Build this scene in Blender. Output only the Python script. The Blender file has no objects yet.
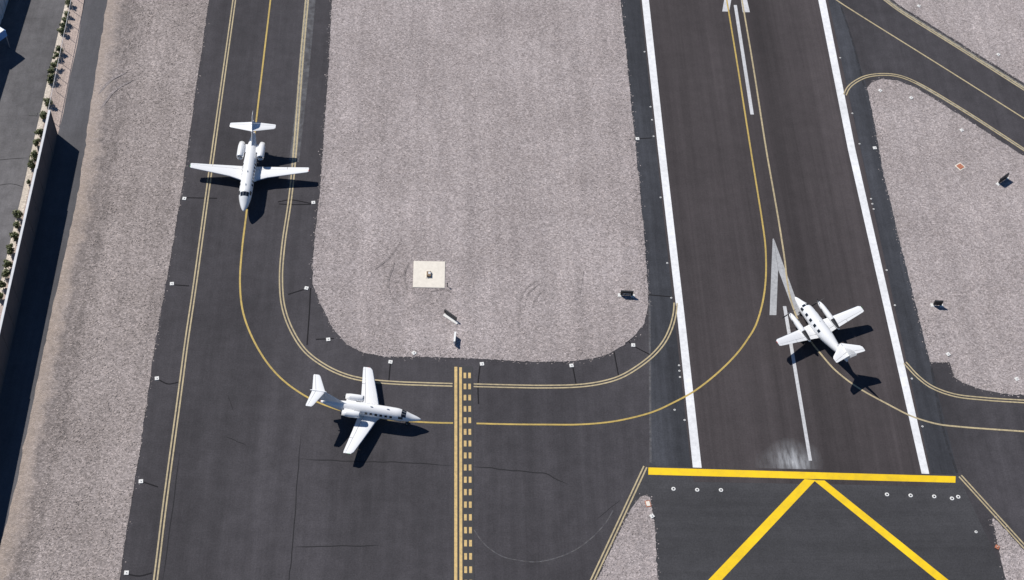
import bpy, bmesh, math, random
import numpy as np
from mathutils import Vector, Matrix
from mathutils.geometry import delaunay_2d_cdt

random.seed(7); np.random.seed(7)
scene = bpy.context.scene
COL = scene.collection

# ------------------------------------------------------------------ camera
W, H = 1024, 580
F = 1426.0
CAM_H = 164.34
ROT = (math.radians(36.089), math.radians(-3.0), math.radians(-1.273))
cam_data = bpy.data.cameras.new('camera')
cam_data.sensor_fit = 'HORIZONTAL'; cam_data.sensor_width = 36.0
cam_data.lens = 36.0 * F / W
cam_data.clip_start = 1.0; cam_data.clip_end = 8000.0
cam = bpy.data.objects.new('camera', cam_data); COL.objects.link(cam)
cam.location = (0, 0, CAM_H); cam.rotation_euler = ROT
scene.camera = cam

# ------------------------------------------------------------------ light
SUN_AZ = math.radians(132.0)          # direction in which shadows fall, clockwise from +Y
SUN_EL = math.radians(46.0)
world = bpy.data.worlds.new('World'); scene.world = world; world.use_nodes = True
wn = world.node_tree.nodes; wl = world.node_tree.links
sky = wn.new('ShaderNodeTexSky'); sky.sky_type = 'NISHITA'; sky.sun_disc = False
sky.sun_elevation = SUN_EL; sky.sun_rotation = SUN_AZ + math.pi
sky.air_density = 1.0; sky.dust_density = 0.0; sky.ozone_density = 9.0
wl.new(sky.outputs[0], wn['Background'].inputs[0]); wn['Background'].inputs[1].default_value = 0.068
sun_data = bpy.data.lights.new('sun', 'SUN'); sun_data.energy = 5.0; sun_data.angle = math.radians(0.5)
sun_data.color = (1.0, 0.965, 0.91)
sun = bpy.data.objects.new('sun', sun_data); COL.objects.link(sun)
sdir = Vector((math.sin(SUN_AZ)*math.cos(SUN_EL), math.cos(SUN_AZ)*math.cos(SUN_EL), -math.sin(SUN_EL)))
sun.rotation_euler = sdir.to_track_quat('-Z', 'Y').to_euler(); sun.location = (-60, 60, 120)
scene.view_settings.view_transform = 'Standard'; scene.view_settings.look = 'None'
scene.view_settings.gamma = 1.0; scene.view_settings.use_curve_mapping = False
scene.view_settings.exposure = 0.0

# ------------------------------------------------------------------ pixel -> ground
def _rm(rx, ry, rz):
    return np.array((Matrix.Rotation(rz, 3, 'Z') @ Matrix.Rotation(ry, 3, 'Y') @ Matrix.Rotation(rx, 3, 'X')))
RM = _rm(*ROT)
def at(px, z=0.0):
    """ground point (at height z) seen through a pixel of the photograph"""
    d = RM @ np.array([(px[0]-512)/F, -(px[1]-290)/F, -1.0])
    t = (z - CAM_H) / d[2]
    return Vector((d[0]*t, d[1]*t, z))
VP = np.array([457.0, -1650.0])       # where runway-parallel lines meet
def ext(p, t):                        # slide a pixel along the runway direction
    p = np.array(p, float); return tuple(p + t*(VP - p))

# ------------------------------------------------------------------ materials
def new_mat(name):
    m = bpy.data.materials.new(name); m.use_nodes = True
    return m, m.node_tree.nodes, m.node_tree.links, m.node_tree.nodes['Principled BSDF']
def ramp(n, stops):
    r = n.new('ShaderNodeValToRGB'); e = r.color_ramp.elements
    e[0].position, e[0].color = stops[0][0], (*stops[0][1], 1)
    e[1].position, e[1].color = stops[-1][0], (*stops[-1][1], 1)
    for p, c in stops[1:-1]:
        q = e.new(p); q.color = (*c, 1)
    return r
def coords(n, l, scale=(1, 1, 1), rot=0.0):
    tc = n.new('ShaderNodeTexCoord'); mp = n.new('ShaderNodeMapping')
    mp.inputs['Scale'].default_value = scale; mp.inputs['Rotation'].default_value = (0, 0, rot)
    l.new(tc.outputs['Object'], mp.inputs['Vector']); return mp
def noise(n, l, mp, scale, detail=4, rough=0.55):
    t = n.new('ShaderNodeTexNoise'); t.inputs['Scale'].default_value = scale
    t.inputs['Detail'].default_value = detail; t.inputs['Roughness'].default_value = rough
    l.new(mp.outputs[0], t.inputs['Vector']); return t
def mix(n, l, a, b, fac, mode='MIX'):
    m = n.new('ShaderNodeMix'); m.data_type = 'RGBA'; m.blend_type = mode
    for s, v in ((6, a), (7, b)):
        if hasattr(v, 'is_output'): l.new(v, m.inputs[s])
        else: m.inputs[s].default_value = (*v, 1)
    if hasattr(fac, 'is_output'): l.new(fac, m.inputs[0])
    else: m.inputs[0].default_value = fac
    return m.outputs[2]
def grey(v): return (v, v, v)

def plain(name, col, rough=0.5, metal=0.0, coat=0.0, vary=0.0, vscale=3.0, emit=None):
    m, n, l, b = new_mat(name)
    b.inputs['Roughness'].default_value = rough; b.inputs['Metallic'].default_value = metal
    b.inputs['Coat Weight'].default_value = coat
    if vary:
        mp = coords(n, l); t = noise(n, l, mp, vscale, 5)
        r = ramp(n, [(0.3, tuple(c*(1-vary) for c in col)), (0.7, tuple(min(1, c*(1+vary)) for c in col))])
        l.new(t.outputs['Fac'], r.inputs[0]); l.new(r.outputs[0], b.inputs['Base Color'])
    else:
        b.inputs['Base Color'].default_value = (*col, 1)
    return m

def asphalt(name, col, streak=0.12, blotch=0.12, grain=0.25, stretch=(1.0, 0.04, 1.0), tint=None, seed=0.0):
    m, n, l, b = new_mat(name)
    mp = coords(n, l); mp.inputs['Location'].default_value = (seed, seed*1.7, 0)
    ms = coords(n, l, stretch, math.radians(0)); ms.inputs['Location'].default_value = (seed*2, seed, 0)
    big = noise(n, l, mp, 0.06, 5, 0.6); st = noise(n, l, ms, 0.55, 5, 0.65); st2 = noise(n, l, ms, 2.6, 3, 0.6)
    gr = noise(n, l, mp, 5.0, 3, 0.7); md = noise(n, l, mp, 0.55, 5, 0.65)
    def rr(t, amp, lo=0.3, hi=0.7):
        r = ramp(n, [(lo, grey(1-amp)), (hi, grey(1+amp))]); l.new(t.outputs['Fac'], r.inputs[0]); return r.outputs[0]
    c = mix(n, l, col, rr(big, blotch), 1.0, 'MULTIPLY')
    c = mix(n, l, c, rr(st, streak), 1.0, 'MULTIPLY')
    c = mix(n, l, c, rr(noise(n, l, ms, 0.10, 2, 0.5), streak*1.2), 1.0, 'MULTIPLY')
    c = mix(n, l, c, rr(st2, streak*0.35), 1.0, 'MULTIPLY')
    c = mix(n, l, c, rr(md, blotch*0.9), 1.0, 'MULTIPLY')
    c = mix(n, l, c, rr(gr, grain), 1.0, 'MULTIPLY')
    if tint is not None:
        r = ramp(n, [(0.55, grey(0)), (0.72, grey(0.6))]); l.new(st.outputs['Fac'], r.inputs[0])
        c = mix(n, l, c, tint, r.outputs[0])
    l.new(c, b.inputs['Base Color'])
    b.inputs['Roughness'].default_value = 0.9; b.inputs['Specular IOR Level'].default_value = 0.25
    bp = n.new('ShaderNodeBump'); bp.inputs['Strength'].default_value = 0.25; bp.inputs['Distance'].default_value = 0.03
    l.new(gr.outputs['Fac'], bp.inputs['Height']); l.new(bp.outputs[0], b.inputs['Normal'])
    return m

def gravel(name, base=(0.347, 0.305, 0.298), verge=False, dark=1.0, con=.85):
    m, n, l, b = new_mat(name)
    mp = coords(n, l)
    v = n.new('ShaderNodeTexVoronoi'); v.inputs['Scale'].default_value = 6.0; l.new(mp.outputs[0], v.inputs['Vector'])
    sep = n.new('ShaderNodeSeparateColor'); l.new(v.outputs['Color'], sep.inputs[0])
    base = tuple(c*dark for c in base)
    r = ramp(n, [(0.0, tuple(c*(1-.42*con) for c in base)), (0.4, tuple(c*(1-.08*con) for c in base)),
                 (0.78, tuple(c*(1+.12*con) for c in base)), (1.0, tuple(min(.8, c*(1+.55*con)) for c in base))])
    l.new(sep.outputs[0], r.inputs[0])
    wob = noise(n, l, mp, 1.6, 5, 0.75); big = noise(n, l, mp, 0.07, 5, 0.6)
    ms = coords(n, l, (1, 0.06, 1)); st = noise(n, l, ms, 0.45, 4, 0.6)
    def rr(t, amp, lo=0.3, hi=0.7, tintc=(1, 1, 1)):
        q = ramp(n, [(lo, tuple((1-amp)*k for k in tintc)), (hi, grey(1+amp))]); l.new(t.outputs['Fac'], q.inputs[0]); return q.outputs[0]
    c = mix(n, l, r.outputs[0], rr(wob, 0.11*con), 1.0, 'MULTIPLY')
    c = mix(n, l, c, rr(big, 0.12, tintc=(1.0, 0.99, 0.98)), 1.0, 'MULTIPLY')
    c = mix(n, l, c, rr(st, 0.11), 1.0, 'MULTIPLY')
    if verge:   # attribute 'verge': 0 at the road edge .. 1 at the taxiway
        at_ = n.new('ShaderNodeAttribute'); at_.attribute_name = 'verge'
        ad = n.new('ShaderNodeMath'); ad.operation = 'MULTIPLY_ADD'
        nz = noise(n, l, mp, 0.35, 5, 0.7)
        l.new(nz.outputs['Fac'], ad.inputs[0]); ad.inputs[1].default_value = 0.34; l.new(at_.outputs['Fac'], ad.inputs[2])
        q = ramp(n, [(0.10, grey(0.85)), (0.24, grey(0.5)), (0.36, grey(0.0))])
        l.new(ad.outputs[0], q.inputs[0])
        dirt = mix(n, l, (0.37, 0.30, 0.25), rr(wob, 0.25), 1.0, 'MULTIPLY')
        c = mix(n, l, c, dirt, q.outputs[0])
        q2 = ramp(n, [(0.28, grey(1)), (0.36, grey(0.68)), (0.41, grey(0.9)), (0.44, grey(0.64)), (0.50, grey(1.0))])
        l.new(ad.outputs[0], q2.inputs[0])
        c = mix(n, l, c, q2.outputs[0], 1.0, 'MULTIPLY')
    l.new(c, b.inputs['Base Color'])
    b.inputs['Roughness'].default_value = 0.95; b.inputs['Specular IOR Level'].default_value = 0.2
    bp = n.new('ShaderNodeBump'); bp.inputs['Strength'].default_value = 0.6; bp.inputs['Distance'].default_value = 0.08
    hm = n.new('ShaderNodeMath'); hm.operation = 'ADD'
    l.new(wob.outputs['Fac'], hm.inputs[0]); l.new(v.outputs['Distance'], hm.inputs[1])
    l.new(hm.outputs[0], bp.inputs['Height']); l.new(bp.outputs[0], b.inputs['Normal'])
    return m

def paint(name, col, wear=0.35, under=(0.06, 0.058, 0.062), scale=2.2, rubber=None):
    m, n, l, b = new_mat(name)
    mp = coords(n, l); t = noise(n, l, mp, scale, 6, 0.7); g = noise(n, l, mp, 0.12, 3, 0.6)
    r = ramp(n, [(0.30, grey(wear)), (0.58, grey(0.0))]); l.new(t.outputs['Fac'], r.inputs[0])
    r2 = ramp(n, [(0.3, grey(0.82)), (0.7, grey(1.05))]); l.new(g.outputs['Fac'], r2.inputs[0])
    c = mix(n, l, col, r2.outputs[0], 1.0, 'MULTIPLY')
    c = mix(n, l, c, under, r.outputs[0])
    l.new(c, b.inputs['Base Color']); b.inputs['Roughness'].default_value = 0.75
    return m

def mark(name, col, strength, scale=3.0, lo=0.35, hi=0.65, sx=1.0, sy=1.0, radial=None):
    """a see-through worn mark: stain, ghost line, tyre track (own colour, ragged by noise)"""
    m, n, l, b = new_mat(name)
    mp = coords(n, l, (sx, sy, 1)); t = noise(n, l, mp, scale, 5, 0.65)
    r = ramp(n, [(lo, grey(0.0)), (hi, grey(strength))]); l.new(t.outputs['Fac'], r.inputs[0])
    a = r.outputs[0]
    if radial:
        uv = n.new('ShaderNodeUVMap')
        vm = n.new('ShaderNodeVectorMath'); vm.operation = 'SUBTRACT'; wn_ = noise(n, l, mp, 0.22, 4, 0.6); wm = n.new('ShaderNodeVectorMath'); wm.operation = 'MULTIPLY_ADD'
        l.new(wn_.outputs['Color'], wm.inputs[0]); wm.inputs[1].default_value = (0.5, 0.3, 0); l.new(uv.outputs[0], wm.inputs[2])
        l.new(wm.outputs[0], vm.inputs[0]); vm.inputs[1].default_value = (0.75, 0.29, 0)
        ln = n.new('ShaderNodeVectorMath'); ln.operation = 'LENGTH'; l.new(vm.outputs[0], ln.inputs[0])
        q = ramp(n, [(0.0, grey(0.95)), (0.12, grey(0.62)), (0.26, grey(0.22)), (0.46, grey(0.0))]); l.new(ln.outputs['Value'], q.inputs[0])
        a = mix(n, l, a, q.outputs[0], 1.0, 'MULTIPLY')
    b.inputs['Base Color'].default_value = (*col, 1); b.inputs['Roughness'].default_value = 0.85
    l.new(a, b.inputs['Alpha'])
    return m

M = {}
M['taxi'] = asphalt('taxiway_asphalt', (0.0545, 0.0505, 0.0555), 0.14, 0.16, 0.22, (1, 0.05, 1), seed=3)
M['runway'] = asphalt('runway_asphalt', (0.0570, 0.0485, 0.0500), 0.19, 0.10, 0.16, (1, 0.015, 1), seed=11)
M['shoulder'] = asphalt('shoulder_asphalt', (0.046, 0.048, 0.056), 0.25, 0.16, 0.2, (1, 0.06, 1), seed=21)
M['blast'] = asphalt('blast_pad_asphalt', (0.053, 0.052, 0.056), 0.12, 0.12, 0.22, (0.05, 1, 1), seed=31)
M['road'] = asphalt('service_road_asphalt', (0.092, 0.090, 0.097), 0.14, 0.12, 0.15, (1, 0.08, 1), seed=41)
M['apron'] = asphalt('apron_concrete', (0.122, 0.117, 0.121), 0.12, 0.2, 0.15, (1, 0.2, 1), seed=51)
M['gravel'] = gravel('gravel_mulch')
M['gravel_strip'] = gravel('gravel_with_dirt_verge', (0.305, 0.265, 0.252), verge=True, con=.9)
M['gravel_strip_stone'] = gravel('strip_stones', (0.305, 0.267, 0.253), con=1.0)
M['track'] = gravel('gravel_turned_by_tyres', dark=0.74)
M['sand'] = gravel('sandy_strip', (0.42, 0.34, 0.30), con=.4)
M['cream'] = gravel('cream_gravel', (0.60, 0.53, 0.45), con=.5)
M['white_line'] = paint('runway_white_paint', (0.84, 0.84, 0.845), 0.22, scale=1.6)
M['white_old'] = paint('worn_white_paint', (0.44, 0.44, 0.445), 0.35)
M['white_stripe'] = paint('stripe_white_paint', (0.60, 0.60, 0.61), 0.28)
M['tan_line'] = paint('faded_yellow_paint', (0.51, 0.415, 0.245), 0.45)
M['yellow_line'] = paint('taxi_yellow_paint', (0.54, 0.385, 0.10), 0.35)
M['hold_line'] = paint('hold_short_paint', (0.68, 0.475, 0.19), 0.38)
M['bright_yellow'] = paint('bright_yellow_paint', (0.92, 0.605, 0.0), 0.18, scale=1.0)
M['black_paint'] = paint('black_border_paint', (0.034, 0.033, 0.036), 0.2)
M['crack'] = plain('crack_sealer', (0.031, 0.030, 0.032), 0.95)
M['cut'] = plain('saw_cut_sealer', (0.020, 0.019, 0.021), 0.95)
for k_ in ('crack', 'cut'): M[k_].node_tree.nodes['Principled BSDF'].inputs['Specular IOR Level'].default_value = 0.1
M['plane_white'] = plain('aircraft_white_paint', (0.80, 0.80, 0.80), 0.28, coat=0.5)
M['plane_grey'] = plain('aircraft_grey_trim', (0.42, 0.43, 0.45), 0.35, coat=0.3)
M['metal'] = plain('polished_metal', (0.62, 0.62, 0.63), 0.28, metal=1.0)
M['dark_metal'] = plain('sooty_metal', (0.035, 0.035, 0.038), 0.5, metal=0.4)
M['glass'] = plain('dark_cabin_glass', (0.012, 0.016, 0.024), 0.08, coat=0.3)
M['rubber'] = plain('tyre_rubber', (0.02, 0.02, 0.02), 0.8)
M['red_lens'] = plain('red_lens', (0.55, 0.04, 0.02), 0.3)
M['green_lens'] = plain('green_lens', (0.02, 0.35, 0.08), 0.3)
M['concrete'] = plain('pale_concrete', (0.74, 0.68, 0.59), 0.85, vary=0.07, vscale=2.0)
M['pad_white'] = plain('white_pad_paint', (0.70, 0.69, 0.66), 0.7, vary=0.1, vscale=6.0)
M['sign_black'] = plain('sign_black_face', (0.018, 0.018, 0.020), 0.5)
M['sign_white'] = plain('sign_white_face', (0.82, 0.82, 0.80), 0.5)
M['rust'] = plain('rusty_lid', (0.40, 0.15, 0.085), 0.8, vary=0.25, vscale=5.0)
M['brown_box'] = plain('brown_enclosure', (0.22, 0.15, 0.09), 0.7, vary=0.2, vscale=6.0)
M['wall'] = plain('grey_block_wall', (0.085, 0.075, 0.080), 0.9, vary=0.10, vscale=0.8)
M['coping'] = plain('pale_wall_coping', (0.62, 0.62, 0.63), 0.8, vary=0.08, vscale=1.5)
M['hangar'] = plain('hangar_cladding', (0.55, 0.56, 0.60), 0.6, vary=0.06, vscale=0.7)
M['hangar_roof'] = plain('hangar_roof_sheet', (0.62, 0.62, 0.62), 0.6, vary=0.08, vscale=0.6)
M['shade_blue_fascia'] = plain('shade_blue_fascia', (0.10, 0.28, 0.62), 0.5)  # blue of sky-lit shade is put into the fascia colour
M['galv'] = plain('galvanised_steel', (0.50, 0.50, 0.51), 0.45, metal=0.7)
M['stem'] = plain('shrub_bark', (0.12, 0.085, 0.055), 0.9)
M['wear'] = mark('bleached_patch', (0.60, 0.61, 0.63), 1.0, 1.5, 0.25, 0.70, 1.0, 0.22, radial=True)
M['ghost'] = mark('ghost_paint', (0.20, 0.20, 0.21), 0.55, 0.9, 0.30, 0.65)
M['scuff'] = mark('pale_scuff', (0.17, 0.165, 0.17), 0.6, 1.6, 0.30, 0.6)
M['pale'] = mark('pale_old_line', (0.36, 0.34, 0.29), 0.75, 1.6, 0.25, 0.6)
M['damp'] = mark('dark_stain', (0.030, 0.030, 0.034), 0.8, 1.0, 0.35, 0.65)

def leaf_mat(name, c0, c1):
    m, n, l, b = new_mat(name)
    g = n.new('ShaderNodeNewGeometry'); r = ramp(n, [(0, c0), (1, c1)])
    l.new(g.outputs['Random Per Island'], r.inputs[0]); l.new(r.outputs[0], b.inputs['Base Color'])
    b.inputs['Roughness'].default_value = 0.6
    return m
M['leaf'] = leaf_mat('shrub_leaves', (0.045, 0.062, 0.018), (0.14, 0.15, 0.055))

# ------------------------------------------------------------------ object helpers
def link_mesh(name, me, mat, parent=None, smooth=False):
    if smooth:
        me.polygons.foreach_set('use_smooth', [True]*len(me.polygons))
    if mat: me.materials.append(mat)
    o = bpy.data.objects.new(name, me); COL.objects.link(o)
    if parent: o.parent = parent
    return o
def from_bm(name, bm, mat, parent=None, smooth=False):
    me = bpy.data.meshes.new(name); bm.to_mesh(me); bm.free()
    return link_mesh(name, me, mat, parent, smooth)
def pyd(name, v, f, mat, parent=None, smooth=False):
    me = bpy.data.meshes.new(name); me.from_pydata([tuple(p) for p in v], [], f); me.update()
    return link_mesh(name, me, mat, parent, smooth)
def tag(o, label=None, cat=None, group=None, kind=None):
    if label: o['label'] = label
    if cat: o['category'] = cat
    if group: o['group'] = group
    if kind: o['kind'] = kind
    return o
def thing(name, label, cat, loc, rz=0.0, group=None):
    o = bpy.data.objects.new(name, None); o.empty_display_size = 0.3; COL.objects.link(o)
    o.location = loc; o.rotation_euler = (0, 0, rz)
    return tag(o, label, cat, group)
def add_box(bm, c, s, rz=0.0, bevel=0.0):
    r = bmesh.ops.create_cube(bm, size=1.0)
    mt = Matrix.Translation(c) @ Matrix.Rotation(rz, 4, 'Z') @ Matrix.Diagonal((*s, 1))
    bmesh.ops.transform(bm, matrix=mt, verts=r['verts'])
    if bevel:
        ed = list({e for v in r['verts'] for e in v.link_edges})
        bmesh.ops.bevel(bm, geom=ed, offset=bevel, segments=1, affect='EDGES')
def box(name, c, s, mat, parent=None, rz=0.0, bevel=0.0):
    bm = bmesh.new(); add_box(bm, c, s, rz, bevel); return from_bm(name, bm, mat, parent)
def tube(name, p0, p1, r0, r1, mat, parent=None, n=8, smooth=True):
    p0, p1 = Vector(p0), Vector(p1); q = (p1-p0).to_track_quat('Z', 'Y')
    v = []; f = []
    for p, r in ((p0, r0), (p1, r1)):
        for k in range(n):
            a = 2*math.pi*k/n; v.append(p + q @ Vector((r*math.cos(a), r*math.sin(a), 0)))
    for k in range(n): f.append((k, (k+1) % n, n+(k+1) % n, n+k))
    f.append(tuple(range(n-1, -1, -1))); f.append(tuple(range(n, 2*n)))
    return pyd(name, v, f, mat, parent)

def catmull(pts, per=8, closed=False):
    P = [np.array(p, float) for p in pts]; n = len(P); out = []
    for i in range(n if closed else n-1):
        p0 = P[(i-1) % n] if (closed or i > 0) else 2*P[0]-P[1]
        p1 = P[i]; p2 = P[(i+1) % n]
        p3 = P[(i+2) % n] if (closed or i+2 < n) else 2*P[-1]-P[-2]
        d1 = max(np.linalg.norm(p1-p0)**.5, 1e-6); d2 = max(np.linalg.norm(p2-p1)**.5, 1e-6); d3 = max(np.linalg.norm(p3-p2)**.5, 1e-6)
        m1 = (p2-p1)+d2*((p1-p0)/d1-(p2-p0)/(d1+d2)); m2 = (p2-p1)+d2*((p3-p2)/d3-(p3-p1)/(d2+d3))
        for k in range(per):
            t = k/per; t2 = t*t; t3 = t2*t
            out.append((2*t3-3*t2+1)*p1+(t3-2*t2+t)*m1+(-2*t3+3*t2)*p2+(t3-t2)*m2)
    if not closed: out.append(P[-1])
    return out

def ribbon(name, px, width, z, mat, parent, smooth=True, off=0.0, taper=False, per=8):
    """a painted strip along a line traced in the photograph, laid on the ground"""
    g = [np.array(at(p))[:2] for p in px]
    if smooth and len(g) > 2: g = catmull(g, per)
    g = np.array(g); d = np.gradient(g, axis=0); d /= np.linalg.norm(d, axis=1)[:, None]
    nr = np.stack([-d[:, 1], d[:, 0]], 1); v = []; f = []
    n = len(g)
    for i in range(n):
        w = width/2
        if taper: w *= max(0.12, min(1, i/(n*0.15+1e-6), (n-1-i)/(n*0.15+1e-6)))
        a = g[i]+nr[i]*(off+w); b = g[i]+nr[i]*(off-w)
        v += [(a[0], a[1], z), (b[0], b[1], z)]
    for i in range(n-1): f.append((2*i, 2*i+1, 2*i+3, 2*i+2))
    return pyd(name, v, f, mat, parent)
def sheet(name, px, z, mat, parent=None):
    v = [at(p) for p in px]; v = [(p.x, p.y, z) for p in v]
    bm = bmesh.new(); fc = bm.faces.new([bm.verts.new(p) for p in v]); fc.normal_update()
    if fc.normal.z < 0: fc.normal_flip()
    return from_bm(name, bm, mat, parent)
def double_line(px, z, mat, parent, w=0.2, gap=0.42, name='edge_line'):
    for s in (-1, 1): ribbon(name, px, w, z, mat, parent, off=s*gap/2)

def struct(o): o['kind'] = 'structure'; return o

# ================================================================== SETTING
# ---- ground
ground = struct(pyd('ground', [(-2500, -2000, 0), (2500, -2000, 0), (2500, 3200, 0), (-2500, 3200, 0)], [(0, 1, 2, 3)], M['gravel']))

# ---- pavements
taxi_left_edge = [(209, 0), (201, 55), (194, 103), (187, 155), (180.3, 200), (165, 290), (152.5, 360), (140, 450), (130, 510), (119.5, 580)]
tl = [ext((209, 0), .25)] + taxi_left_edge + [ext((119.5, 580), -.14)]
taxiway = struct(sheet('taxiway', tl + [(1500, 930), (1800, 300), (1400, -380)], 0.020, M['taxi']))

run_l = (639.5, 0); run_lb = (690.5, 468)
rl0 = ext((640, 0), .25); rr0 = ext((828, 0), .25)
runway = struct(sheet('runway', [rl0, (640, 0), (691, 468), (694, 482), (925, 486), (931, 474), (828, 0), rr0], 0.034, M['runway']))
# paved shoulders either side of the runway
sh_l = struct(sheet('runway_shoulder', [ext((617, 0), .25), (617, 0), (645, 250), (649.5, 300), (650, 466), (691, 467), (640.2, 0), ext((640.2, 0), .25)], 0.027, M['shoulder']))
sh_r = struct(sheet('runway_shoulder', [ext((827.8, 0), .25), (827.8, 0), (930.8, 473), (958, 475), (930, 362), (867, 88), (840, 0), ext((840, 0), .25)], 0.027, M['shoulder']))
blast = struct(sheet('blast_pad', [(646, 466.5), (958, 475.5), (1012, 590), (1080, 760), (560, 760), (600, 585)], 0.029, M['blast']))

# ---- gravel areas (raised solid slabs with ragged rims)
def resample(v, step):
    out = []
    for i in range(len(v)):
        a = np.array(v[i]); b = np.array(v[(i+1) % len(v)]); L = np.linalg.norm(b-a); k = max(1, int(L/step))
        for j in range(k): out.append(a+(b-a)*j/k)
    return out
def relief(x, y):
    """low swells and long rake marks of spread gravel, about 5 cm"""
    return 0.012*np.sin(x*.9+2.6*np.sin(y*.05+x*.11)+1.7*np.sin(x*.31))+0.010*np.sin(x*2.1+1.3+2.1*np.sin(y*.045+x*.4))+0.014*np.sin(x*.23+y*.31)+0.012*np.sin(y*.7-x*.4+2*np.sin(x*.13))+0.03
def gravel_area(name, px, z=0.06, jit=0.045, mat=None):
    g = [np.array(at(p))[:2] for p in px]
    g = np.array([p + np.random.normal(0, jit, 2) for p in resample(g, 0.5)])
    area = 0.5*np.sum(g[:, 0]*np.roll(g[:, 1], -1)-np.roll(g[:, 0], -1)*g[:, 1])
    if area < 0: g = g[::-1]
    n = len(g)
    lo, hi = np.maximum(g.min(0), [-95, 60]), np.minimum(g.max(0), [125, 215])
    gx, gy = np.meshgrid(np.arange(lo[0], hi[0], .9), np.arange(lo[1], hi[1], 1.6))
    q = np.stack([gx.ravel(), gy.ravel()], 1); q = q[in_poly(q, g)]
    if len(q):
        dm = np.full(len(q), 9e9)
        for k in range(0, n, 2): dm = np.minimum(dm, np.sum((q-g[k])**2, 1))
        q = q[dm > 0.8]; dm = np.sqrt(dm[dm > 0.8])
    P = [Vector((p[0], p[1])) for p in g]+[Vector((p[0], p[1])) for p in q]
    co, ed, fc, *_ = delaunay_2d_cdt(P, [], [list(range(n))], 1, 1e-5)
    v = []; zi = {}
    for k, c in enumerate(co): v.append([c.x, c.y, z])
    V = np.array(v); 
    if len(q):
        V[n:, 2] += np.clip(relief(V[n:, 0], V[n:, 1]), 0, .1)*np.clip((dm[:len(V)-n]-.6)/1.5, 0, 1) if len(V) == n+len(q) else 0
    nv = len(V); bot = np.column_stack([V[:n, :2], np.full(n, .004)])
    F_ = [tuple(f) for f in fc]+[(nv+i, nv+(i+1) % n, (i+1) % n, i) for i in range(n)]
    return struct(pyd(name, np.vstack([V, bot]), F_, mat or M['gravel'])), g

def in_poly(p, poly):
    x, y = p[:, 0], p[:, 1]; ins = np.zeros(len(p), bool); n = len(poly)
    for i in range(n):
        a = poly[i]; b = poly[i-1]
        c = ((a[1] > y) != (b[1] > y)) & (x < (b[0]-a[0])*(y-a[1])/(b[1]-a[1]+1e-12)+a[0])
        ins ^= c
    return ins

infield_px = [ext((332, 0), .25), (332, 0), (328.6, 69), (325, 120.7), (320, 193), (318, 207), (312.8, 262), (312.8, 284.5), (320.3, 303.4), (333.4, 329.3), (347.2, 344.8), (364.5, 353.4),
              (388.6, 356.9), (420, 357), (472.5, 358.6), (535, 362.2), (569, 361.7), (593, 358.8), (609, 354), (623.6, 345.3), (634.8, 335.2), (643.8, 324), (647.8, 308.3), (647.8, 288), (645, 250),
              (644, 235), (638, 170), (632, 114.5), (626, 52), (620.5, 0), ext((620.5, 0), .25)]
infield, infield_g = gravel_area('gravel_infield', infield_px)
east_px = [(867, 88), (872, 82.5), (882, 79.3), (897, 80.8), (914, 87), (962, 116.5), (992, 136), (1024, 156.5), (1300, 330), (1300, 415), (1024, 395.5), (1002, 393.8), (978, 388.6), (962, 382.5), (954.5, 378), (949.7, 362.3),
           (930, 362.8), (912, 290), (897, 230), (892.5, 210), (883.4, 174), (874, 119.6)]
east, east_g = gravel_area('gravel_infield_beyond_runway', east_px)
ne_px = [(887, -4), (899.5, 5.5), (962, 45), (1024, 84), (1400, 330), (1600, 100), (1200, -330), (700, -330), (820, -56)]
ne_px = [(875, -12), (887, -4), (899.5, 5.5), (962, 44.5), (1024, 83.5), (1300, 258), (1500, 60), (1200, -300), (890, -300), (850, -40)]
ne, ne_g = gravel_area('gravel_corner_beyond_exit', ne_px)
wl_px = [(640, 497), (645, 495.8), (649.8, 497.8), (653.7, 515), (655.5, 541), (657.6, 580), (662, 700), (537, 700), (597, 580), (613.6, 543.8), (630.4, 510)]
wedge_l, wedge_l_g = gravel_area('gravel_wedge', wl_px, jit=0.045)
wr_px = [(991.7, 519.2), (996.9, 538.6), (1000.7, 559.3), (1006, 580), (1030, 690), (1180, 720), (1024, 551), (996.9, 521.5), (994, 518.5)]
wedge_r, wedge_r_g = gravel_area('gravel_wedge', wr_px, jit=0.045)

# left strip between service road and taxiway: a grid that carries its distance from the road
road_r = [(107, 0), (102, 33.6), (95.6, 75), (89, 116), (84.7, 150), (79, 188.6), (71.8, 223.8), (63, 265), (54, 302), (45, 345), (32.5, 405), (17.5, 480), (5, 530), (-8, 575)]
def world_line(px, n):
    g = np.array([np.array(at(p))[:2] for p in px]); s = np.r_[0, np.cumsum(np.linalg.norm(np.diff(g, axis=0), axis=1))]
    t = np.linspace(0, s[-1], n); return np.stack([np.interp(t, s, g[:, 0]), np.interp(t, s, g[:, 1])], 1)
NR, NC = 240, 24
La = world_line([ext((107, 0), .2)] + road_r + [ext((-8, 575), -.12)], NR)
Lb = world_line([ext((209, 0), .2)] + taxi_left_edge + [ext((119.5, 580), -.12)], NR)
La += np.random.normal(0, .06, La.shape); Lb += np.random.normal(0, .045, Lb.shape)
v = []; vt = []
for i in range(NR):
    for j in range(NC):
        t = j/(NC-1); p = La[i]*(1-t)+Lb[i]*t
        h = 0.06 + 0.05*math.sin(min(1, t*5)*math.pi)*(0.6+0.4*math.sin(i*.37)) + (random.uniform(-.02, .03) if 0 < j < NC-1 else 0)
        v.append((p[0], p[1], h)); vt.append(t)
f = [(i*NC+j, (i+1)*NC+j, (i+1)*NC+j+1, i*NC+j+1) for i in range(NR-1) for j in range(NC-1)]
strip = struct(pyd('gravel_strip', v, f, M['gravel_strip'], smooth=True))
aa = strip.data.attributes.new('verge', 'FLOAT', 'POINT'); aa.data.foreach_set('value', vt)
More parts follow.
